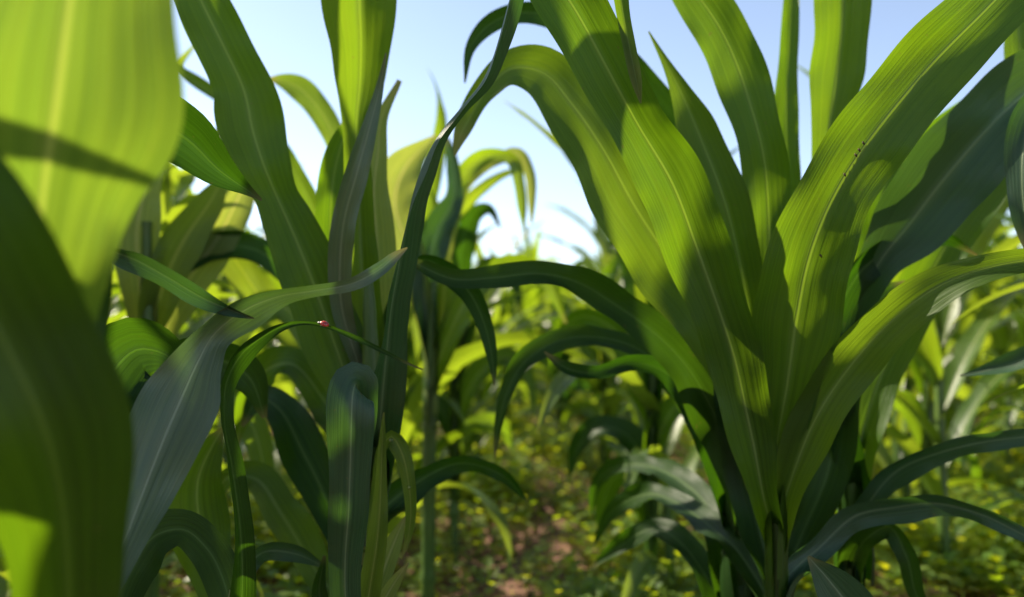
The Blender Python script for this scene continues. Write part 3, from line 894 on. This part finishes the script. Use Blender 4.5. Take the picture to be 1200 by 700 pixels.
for (x, y, d_) in ((1012, 168, .712), (1007, 176, .714), (990, 205, .72), (1003, 182, .715), (962, 300, .745)):
    g = Geo()
    a = np.linspace(0, 6.283, 9)[:-1]
    c = at(x, y, d_ - .012) - np.array(Fp.location)
    ring = np.array([c + np.array([.0011 * math.cos(t), 0.0, .0022 * math.sin(t)]) @ np.array([[.8, 0, .5], [0, 1, 0], [-.5, 0, .8]]) for t in a])
    top = c + np.array([0, -.0008, 0])
    V = np.vstack([ring, top[None], (c + np.array([0, .0012, 0]))[None]])
    g.raw(V, [(i, (i + 1) % 8, 8) for i in range(8)] + [((i + 1) % 8, i, 9) for i in range(8)])
    link('leaf_speck', mesh_from('leaf_speck', *g.arrays(), M['speck']), Fp)

# H: dark plant just behind F
H = plant_root(866, .98, 'dark shaded corn plant close behind the largest one, its leaves arching left', NG)
stalk(H, [(866, 900, .98, 18), (866, 700, .98, 17), (866, 600, .98, 16), (862, 520, .98, 12), (850, 440, .98, 6)])
leaf(H, [(880, 660, .96, 14, 0, 200), (868, 580, .95, 26, 0, 110), (842, 500, .93, 33), (806, 435, .92, 28), (765, 390, .91, 24), (720, 355, .9, 21), (680, 332, .88, 17), (630, 321, .86, 15), (580, 325, .85, 15), (532, 326, .84, 12), (498, 312, .83, 8), (474, 298, .83, 1)], 'deep_shade', curl=50, vfold=.2, n=120, roll=15, label='long dark leaf arching far out over the soil strip')
leaf(H, [(870, 660, 1.0, 14, 0, 200), (852, 560, .98, 25), (822, 485, .96, 26), (786, 441, .95, 18), (742, 425, .93, 11), (700, 434, .93, 8), (662, 428, .92, 8), (636, 410, .92, 1)], 'deep_shade', curl=60, roll=20)
leaf(H, [(866, 640, 1.02, 12, 0, 200), (840, 530, 1.01, 18), (800, 460, 1.0, 17), (752, 410, 1.0, 15), (702, 396, 1.0, 13), (652, 400, 1.0, 14), (612, 425, 1.0, 12), (592, 462, 1.0, 9), (583, 505, 1.0, 5), (581, 540, 1.0, 1)], 'deep_shade', curl=50, roll=20)
leaf(H, [(866, 720, .97, 12, 0, 160), (846, 630, 1.02, 20), (808, 575, 1.12, 18, 20), (765, 548, 1.25, 13, 30), (728, 545, 1.36, 10, 20), (700, 566, 1.45, 7), (692, 605, 1.5, 1)], 'deep_shade', curl=60)
leaf(H, [(868, 760, .97, 12, 0, 160), (838, 690, 1.0, 18, 30), (802, 640, 1.05, 17, 30), (768, 622, 1.1, 14, 20), (725, 640, 1.15, 9, 10), (690, 668, 1.2, 1)], 'deep_shade', curl=60)
leaf(H, [(870, 640, 1.0, 14, 0, 200), (878, 540, 1.0, 26), (880, 440, 1.0, 30), (872, 360, 1.0, 24), (860, 300, 1.0, 3)], 'deep_shade', curl=60)

# G: plant at right behind F
G = plant_root(1000, 1.0, 'corn plant right of the largest one with a wide blue grey leaf over its shoulder', NG)
stalk(G, [(1000, 900, 1.0, 14), (998, 700, 1.0, 13), (997, 600, 1.0, 12), (996, 500, 1.0, 9), (994, 420, 1.0, 5)])
leaf(G, [(998, 620, 1.0, 13, 0, 200), (990, 520, .99, 18, 0, 110), (990, 430, .97, 20), (1002, 360, .95, 20), (1030, 305, .93, 26), (1066, 262, .91, 40), (1105, 212, .89, 49), (1150, 160, .87, 50), (1200, 110, .86, 45), (1260, 70, .85, 32), (1330, 60, .85, 2)],
     'blue', curl=60, vfold=.25, n=110, label='wide blue grey leaf with pale midrib rising to the right')
leaf(G, [(1000, 560, 1.1, 12, 0, 200), (1010, 430, 1.1, 18), (1022, 300, 1.1, 18), (1046, 200, 1.1, 17), (1085, 165, 1.1, 20), (1130, 133, 1.1, 17), (1170, 98, 1.1, 9), (1200, 80, 1.1, 1)], 'green', curl=60)
leaf(G, [(1000, 640, 1.02, 12, 0, 200), (1002, 560, 1.02, 19), (1020, 480, 1.02, 23), (1050, 400, 1.02, 25), (1088, 320, 1.0, 27), (1130, 252, 1.0, 27), (1176, 190, 1.0, 21), (1235, 125, 1.0, 2)], 'green', curl=55)
leaf(G, [(996, 660, .98, 12, 0, 200), (1010, 600, .95, 14), (1048, 556, .93, 15, 20), (1100, 533, .9, 14, 30), (1160, 518, .88, 12, 20), (1225, 512, .87, 10), (1300, 520, .87, 1)], 'blue', curl=60)
leaf(G, [(998, 700, .96, 10, 0, 160), (1020, 630, .94, 12), (1042, 618, .93, 12, 30), (1060, 650, .92, 11), (1072, 695, .92, 9), (1110, 740, .92, 1)], 'deep_shade', curl=60)
leaf(G, [(994, 580, 1.05, 12, 0, 200), (985, 500, 1.05, 14), (982, 430, 1.05, 13), (984, 380, 1.05, 2)], 'yellow', curl=70)
leaf(G, [(994, 620, .97, 12, 0, 200), (980, 480, .95, 20), (978, 380, .94, 22), (1010, 320, .93, 20), (1055, 290, .93, 17), (1110, 280, .92, 10), (1150, 300, .92, 1)], 'deep_shade', curl=50, roll=30)

# J: plant at the right edge, mostly out of the photo
J = plant_root(1330, .84, 'corn plant at the right edge with only its hanging blue grey leaf tips showing', NG)
stalk(J, [(1330, 900, .84, 14), (1328, 600, .84, 12), (1322, 300, .84, 7), (1318, 200, .84, 5)])
leaf(J, [(1322, 420, .84, 12, 0, 200), (1310, 300, .82, 20), (1290, 180, .80, 22), (1255, 120, .79, 20), (1222, 120, .78, 19), (1203, 165, .78, 20), (1200, 220, .78, 18), (1206, 275, .78, 10), (1212, 310, .78, 1)], 'blue', curl=60, roll=15)
leaf(J, [(1324, 560, .84, 12, 0, 200), (1300, 460, .86, 18), (1260, 415, .88, 15), (1222, 415, .9, 14), (1180, 427, .92, 11), (1126, 439, .94, 1)], 'blue', curl=60, roll=20)
leaf(J, [(1320, 380, .88, 12, 0, 200), (1260, 250, .95, 24), (1210, 120, 1.0, 20), (1196, 40, 1.0, 16), (1195, -30, 1.0, 8), (1195, -60, 1.0, 1)], 'green', curl=60)

# two dark, thin-leaved plants standing further along the strip
def mid_plant(x, d, label, leaves, mat='deep_shade'):
    p = plant_root(x, d, label, NG)
    k = 1.35 / d
    base = 380 + 933 * .6 / d
    stalk(p, [(x, base - 40 * k, d, 9 * k), (x + 2, 470, d, 8 * k), (x + 3, 370, d, 5 * k)])
    for i, (sx, y0, pts) in enumerate(leaves):
        st = [(x + 2, y0 + 50 * k, d, 9 * k, 0, 200)]
        for j, (px_, py_) in enumerate(pts):
            f = (j + 1) / len(pts)
            st.append((px_, py_, d + sx * .12 * f, 22 * k * (1 - f ** 3) + .5, 25 * (i % 3 - 1)))
        leaf(p, st, mat if i % 3 else 'green', curl=60, n=50, across=9, ruffle=.003)
    return p
mid_plant(532, 2.05, 'corn plant whose dark stalk stands in the middle distance left of the soil strip', [
    (1, 440, [(520, 400), (500, 360), (478, 345), (462, 370), (455, 410)]), (-1, 430, [(545, 380), (560, 330), (580, 310), (600, 325), (612, 370)]),
    (1, 500, [(510, 470), (485, 455), (468, 480), (462, 520)]), (-1, 480, [(560, 440), (590, 420), (615, 440), (625, 490)]),
    (1, 400, [(528, 340), (520, 290), (500, 262), (480, 270)]), (-1, 400, [(540, 340), (542, 290), (556, 250), (575, 245), (588, 268)]), (1, 520, [(560, 500), (585, 500), (600, 530)])])
mid_plant(762, 1.75, 'dark corn plant in the middle distance under the arching leaves, right of the soil strip', [
    (1, 470, [(740, 420), (710, 380), (680, 370), (655, 395), (645, 450)]), (-1, 450, [(775, 400), (790, 350), (812, 330), (835, 345)]),
    (1, 540, [(735, 510), (705, 500), (680, 520), (668, 560)]), (-1, 520, [(790, 480), (820, 470), (845, 500)]),
    (1, 420, [(755, 360), (742, 310), (728, 285), (712, 290)]), (-1, 410, [(768, 350), (772, 300), (765, 262)]), (1, 590, [(745, 560), (720, 560), (705, 590), (700, 625)])])
mid_plant(655, 3.3, 'small slender corn plant standing in the centre beyond the bare soil', [
    (1, 450, [(640, 420), (622, 395), (605, 400), (598, 430)]), (-1, 440, [(665, 400), (680, 370), (700, 372), (712, 400)]), (1, 410, [(652, 370), (646, 330), (632, 305)]),
    (-1, 410, [(660, 370), (668, 330), (684, 310), (698, 322)]), (1, 470, [(676, 450), (695, 455), (705, 480)])])

mid_plant(592, 4.0, 'thin blurred corn plant far down the strip, in front of the skyline leaves', [
    (1, 440, [(580, 415), (568, 400), (556, 405), (550, 430)]), (-1, 430, [(600, 400), (612, 385), (626, 395), (632, 420)]), (1, 410, [(588, 370), (582, 340), (570, 325)]), (-1, 410, [(596, 370), (604, 340), (616, 325), (626, 335)]),
    (1, 470, [(608, 455), (622, 460), (630, 480)]), (-1, 470, [(578, 450), (564, 458), (556, 480)])], 'field')
mid_plant(705, 2.9, 'leafy blurred corn plant under the long dark arching leaf', [
    (1, 450, [(690, 410), (672, 385), (654, 390), (644, 420)]), (-1, 440, [(716, 400), (730, 370), (748, 365), (760, 390)]), (1, 410, [(700, 360), (694, 325), (682, 300)]), (-1, 410, [(710, 360), (718, 320), (734, 300), (746, 315)]),
    (1, 500, [(690, 480), (670, 480), (656, 505)]), (-1, 490, [(722, 465), (742, 465), (752, 495)]), (1, 530, [(718, 515), (730, 525), (736, 545)])], 'field')
mid_plant(475, 2.7, 'leafy blurred corn plant showing right behind the tall twisted leaf', [
    (1, 450, [(490, 410), (508, 385), (526, 392), (534, 425)]), (-1, 440, [(462, 400), (446, 375), (430, 380)]), (1, 500, [(492, 478), (512, 475), (526, 500)]), (-1, 410, [(480, 350), (486, 310), (498, 290)]),
    (1, 520, [(460, 505), (448, 515), (440, 540)]), (-1, 470, [(495, 430), (520, 425), (538, 450), (545, 490)])], 'field')
mid_plant(1085, 2.1, 'leafy blurred corn plant right of the fan, behind the drooping blue grey leaves', [
    (1, 440, [(1070, 390), (1050, 350), (1030, 345), (1015, 375)]), (-1, 430, [(1100, 380), (1120, 335), (1145, 325), (1165, 350)]), (1, 500, [(1105, 470), (1130, 460), (1150, 490)]), (-1, 500, [(1062, 470), (1038, 470), (1025, 505)]),
    (1, 400, [(1080, 340), (1074, 290), (1060, 260)]), (-1, 400, [(1092, 330), (1104, 280), (1124, 262), (1138, 280)]), (1, 560, [(1110, 535), (1138, 545), (1150, 575)])], 'field')

# I: slim plant beyond the gap, its top bent over against the sky
I = plant_root(500, 1.6, 'slim corn plant beyond the gap whose topmost leaf tips droop against the sky', NG)
stalk(I, [(500, 800, 1.6, 8), (503, 560, 1.6, 8), (505, 420, 1.6, 7), (508, 330, 1.6, 4)])
leaf(I, [(504, 420, 1.6, 8, 0, 200), (498, 330, 1.6, 16), (515, 268, 1.6, 18), (534, 232, 1.6, 12), (532, 195, 1.6, 8), (527, 170, 1.6, 5), (518, 150, 1.6, 1)], 'blue', curl=60)
leaf(I, [(505, 440, 1.62, 8, 0, 200), (510, 320, 1.62, 12), (528, 250, 1.62, 12), (546, 200, 1.62, 11), (566, 183, 1.62, 10), (588, 180, 1.62, 7), (601, 188, 1.62, 8), (608, 215, 1.62, 7), (611, 245, 1.62, 5), (613, 268, 1.62, 1)], 'field', curl=60)
leaf(I, [(505, 440, 1.64, 8, 0, 200), (520, 300, 1.64, 10), (550, 210, 1.64, 8), (585, 184, 1.64, 7), (605, 180, 1.64, 8), (619, 200, 1.64, 7), (623, 235, 1.64, 5), (624, 262, 1.64, 1)], 'straw', curl=60)
leaf(I, [(505, 420, 1.6, 8, 0, 200), (480, 300, 1.6, 18), (462, 235, 1.6, 26), (475, 195, 1.6, 22), (500, 170, 1.6, 8), (512, 160, 1.6, 1)], 'straw', curl=60)
leaf(I, [(505, 460, 1.6, 8, 0, 200), (530, 380, 1.6, 16), (560, 330, 1.6, 16), (600, 310, 1.6, 14), (640, 330, 1.6, 10), (665, 380, 1.6, 2)], 'field', curl=60)

# K: plant beyond B with the bright arched leaf
K = plant_root(395, 1.35, 'corn plant behind the left row with a small bright arched leaf against the sky', NG)
stalk(K, [(395, 800, 1.35, 10), (396, 500, 1.35, 9), (398, 300, 1.35, 6), (398, 220, 1.35, 4)])
leaf(K, [(398, 300, 1.35, 8, 0, 200), (402, 210, 1.35, 12), (390, 160, 1.35, 14), (372, 128, 1.35, 15), (350, 105, 1.35, 14), (328, 95, 1.35, 8), (312, 92, 1.35, 1)], 'yellow', curl=60)
leaf(K, [(398, 320, 1.35, 8, 0, 200), (350, 210, 1.35, 12), (300, 140, 1.35, 10), (255, 112, 1.35, 8), (215, 88, 1.35, 6), (190, 72, 1.35, 1)], 'green', curl=60)
leaf(K, [(398, 400, 1.35, 8, 0, 200), (350, 330, 1.33, 16), (300, 290, 1.3, 18), (250, 290, 1.3, 18), (215, 310, 1.3, 14), (195, 350, 1.3, 3)], 'deep_shade', curl=60, roll=15)
leaf(K, [(398, 420, 1.35, 8, 0, 200), (330, 380, 1.35, 20), (270, 300, 1.35, 20), (235, 250, 1.35, 22), (200, 285, 1.35, 20), (175, 340, 1.35, 12), (165, 380, 1.35, 2)], 'field', curl=60)

# L: bright plant at far left behind A, glowing pale blades
Lp = plant_root(170, 1.25, 'sunlit corn plant with pale glowing blades just right of the closest leaf', NG)
stalk(Lp, [(172, 800, 1.25, 11), (172, 500, 1.25, 10), (172, 350, 1.25, 7), (172, 260, 1.25, 5)])
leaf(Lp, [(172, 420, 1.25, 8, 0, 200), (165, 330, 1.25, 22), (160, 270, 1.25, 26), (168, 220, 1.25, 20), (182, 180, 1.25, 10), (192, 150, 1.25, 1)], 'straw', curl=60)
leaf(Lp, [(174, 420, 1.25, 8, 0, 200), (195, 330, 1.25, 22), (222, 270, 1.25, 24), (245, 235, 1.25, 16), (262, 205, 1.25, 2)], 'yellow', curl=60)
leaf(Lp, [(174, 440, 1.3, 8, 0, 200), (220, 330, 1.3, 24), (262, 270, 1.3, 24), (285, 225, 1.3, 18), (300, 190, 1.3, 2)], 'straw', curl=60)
leaf(Lp, [(172, 480, 1.3, 8, 0, 200), (240, 430, 1.3, 22), (290, 370, 1.3, 22), (330, 360, 1.3, 18), (360, 400, 1.3, 12), (372, 450, 1.3, 2)], 'field', curl=60)
leaf(Lp, [(172, 560, 1.2, 8, 0, 200), (210, 470, 1.2, 24), (250, 450, 1.2, 22), (290, 490, 1.2, 18), (310, 560, 1.2, 10), (315, 600, 1.2, 2)], 'green', curl=60)

# ------------------------------------------------------------------ ladybird
def dome(c, rx, ry, rz, ax, up, mat, name, parent, flat=0.0):
    """half ellipsoid; ax long axis, up axis"""
    ax = unit(np.array(ax, float)); up = np.array(up, float)
    up = unit(up - ax * np.dot(up, ax)); sd2 = np.cross(ax, up)
    th = np.linspace(0, np.pi / 2, 9)[:, None]
    ph = np.linspace(0, 2 * np.pi, 25)[None, :]
    X = rx * np.sin(th) * np.cos(ph); Y = ry * np.sin(th) * np.sin(ph); Z = rz * np.cos(th) * np.ones_like(ph)
    P = c + X[..., None] * ax + Y[..., None] * sd2 + Z[..., None] * up
    g = Geo(); g.grid(P - np.array(parent.location), np.zeros((*P.shape[:2], 2)))
    return link(name, mesh_from(name, *g.arrays(), M[mat]), parent)

bp = at(380, 382, .62)
LB = bpy.data.objects.new('ladybird', None)
col.objects.link(LB)
LB.location = bp
tag(LB, 'tiny red ladybird with dark spots sitting on the thin leaf tip', 'ladybird')
axd = unit(at(372, 379.5, .62) - at(388, 384.5, .62))
upd = np.array([.1, -.45, .9])
bc = bp + unit(upd) * .0012
dome(bc, .0038, .0030, .0027, axd, upd, 'shell', 'wing_case', LB)
dome(bc + axd * .0034, .0014, .0019, .0016, axd, upd, 'black', 'thorax', LB)
dome(bc + axd * .0047, .0008, .0010, .0009, axd, upd, 'white', 'face', LB)
u2 = unit(upd - axd * np.dot(upd, axd)); s2 = np.cross(axd, u2)
for a_, b_ in ((.0012, .0011), (.0012, -.0011), (-.0008, .0014), (-.0008, -.0014), (-.0020, .0007), (-.0020, -.0007)):
    hh = .0027 * math.sqrt(max(0, 1 - (a_ / .0038) ** 2 - (b_ / .0030) ** 2))
    dome(bc + axd * a_ + s2 * b_ + u2 * (hh - .0003), .0005, .0005, .00045, axd, u2, 'black', 'spot', LB)
for a_ in (.0015, 0, -.0014):
    for sgn in (-1, 1):
        p0 = bc + axd * a_ + s2 * sgn * .0018
        pts = np.array([p0, p0 + s2 * sgn * .0013 + u2 * .0002, p0 + s2 * sgn * .0018 - u2 * .0012])
        g = Geo(); g.grid(*tube(pts - np.array(LB.location), [.00022, .0002, .00015], 6))
        link('leg', mesh_from('beetle_leg', *g.arrays(), M['black']), LB)

# ------------------------------------------------------------------ dew on the small curved blade
def glass():
    m, N, L = mat_new('water')
    out = N.new('ShaderNodeOutputMaterial')
    p = N.new('ShaderNodeBsdfPrincipled')
    p.inputs['Base Color'].default_value = (1, 1, 1, 1)
    p.inputs['Roughness'].default_value = 0.02
    p.inputs['IOR'].default_value = 1.33
    p.inputs['Transmission Weight'].default_value = 1.0
    L.new(p.outputs[0], out.inputs['Surface'])
    return m
M['water'] = glass()
for x, y, lab in ((459, 516, 'upper of two clear dew drops on the small curved yellow green blade'), (479, 571, 'lower of two clear dew drops on the small curved yellow green blade')):
    c = at(x, y, .756)
    th = np.linspace(0, np.pi, 13)[:, None]; ph_ = np.linspace(0, 2 * np.pi, 21)[None, :]
    rad = .0019
    P = np.stack([rad * np.sin(th) * np.cos(ph_), rad * .8 * np.sin(th) * np.sin(ph_), rad * (np.cos(th) - .12 * np.cos(th) ** 2) * np.ones_like(ph_)], -1)
    g = Geo(); g.grid(P, np.zeros((*P.shape[:2], 2)))
    o = link('dew_drop', mesh_from('dew_drop', *g.arrays(), M['water']), None, tuple(c))
    tag(o, lab, 'dew drop', 'dew drops on the curved blade')
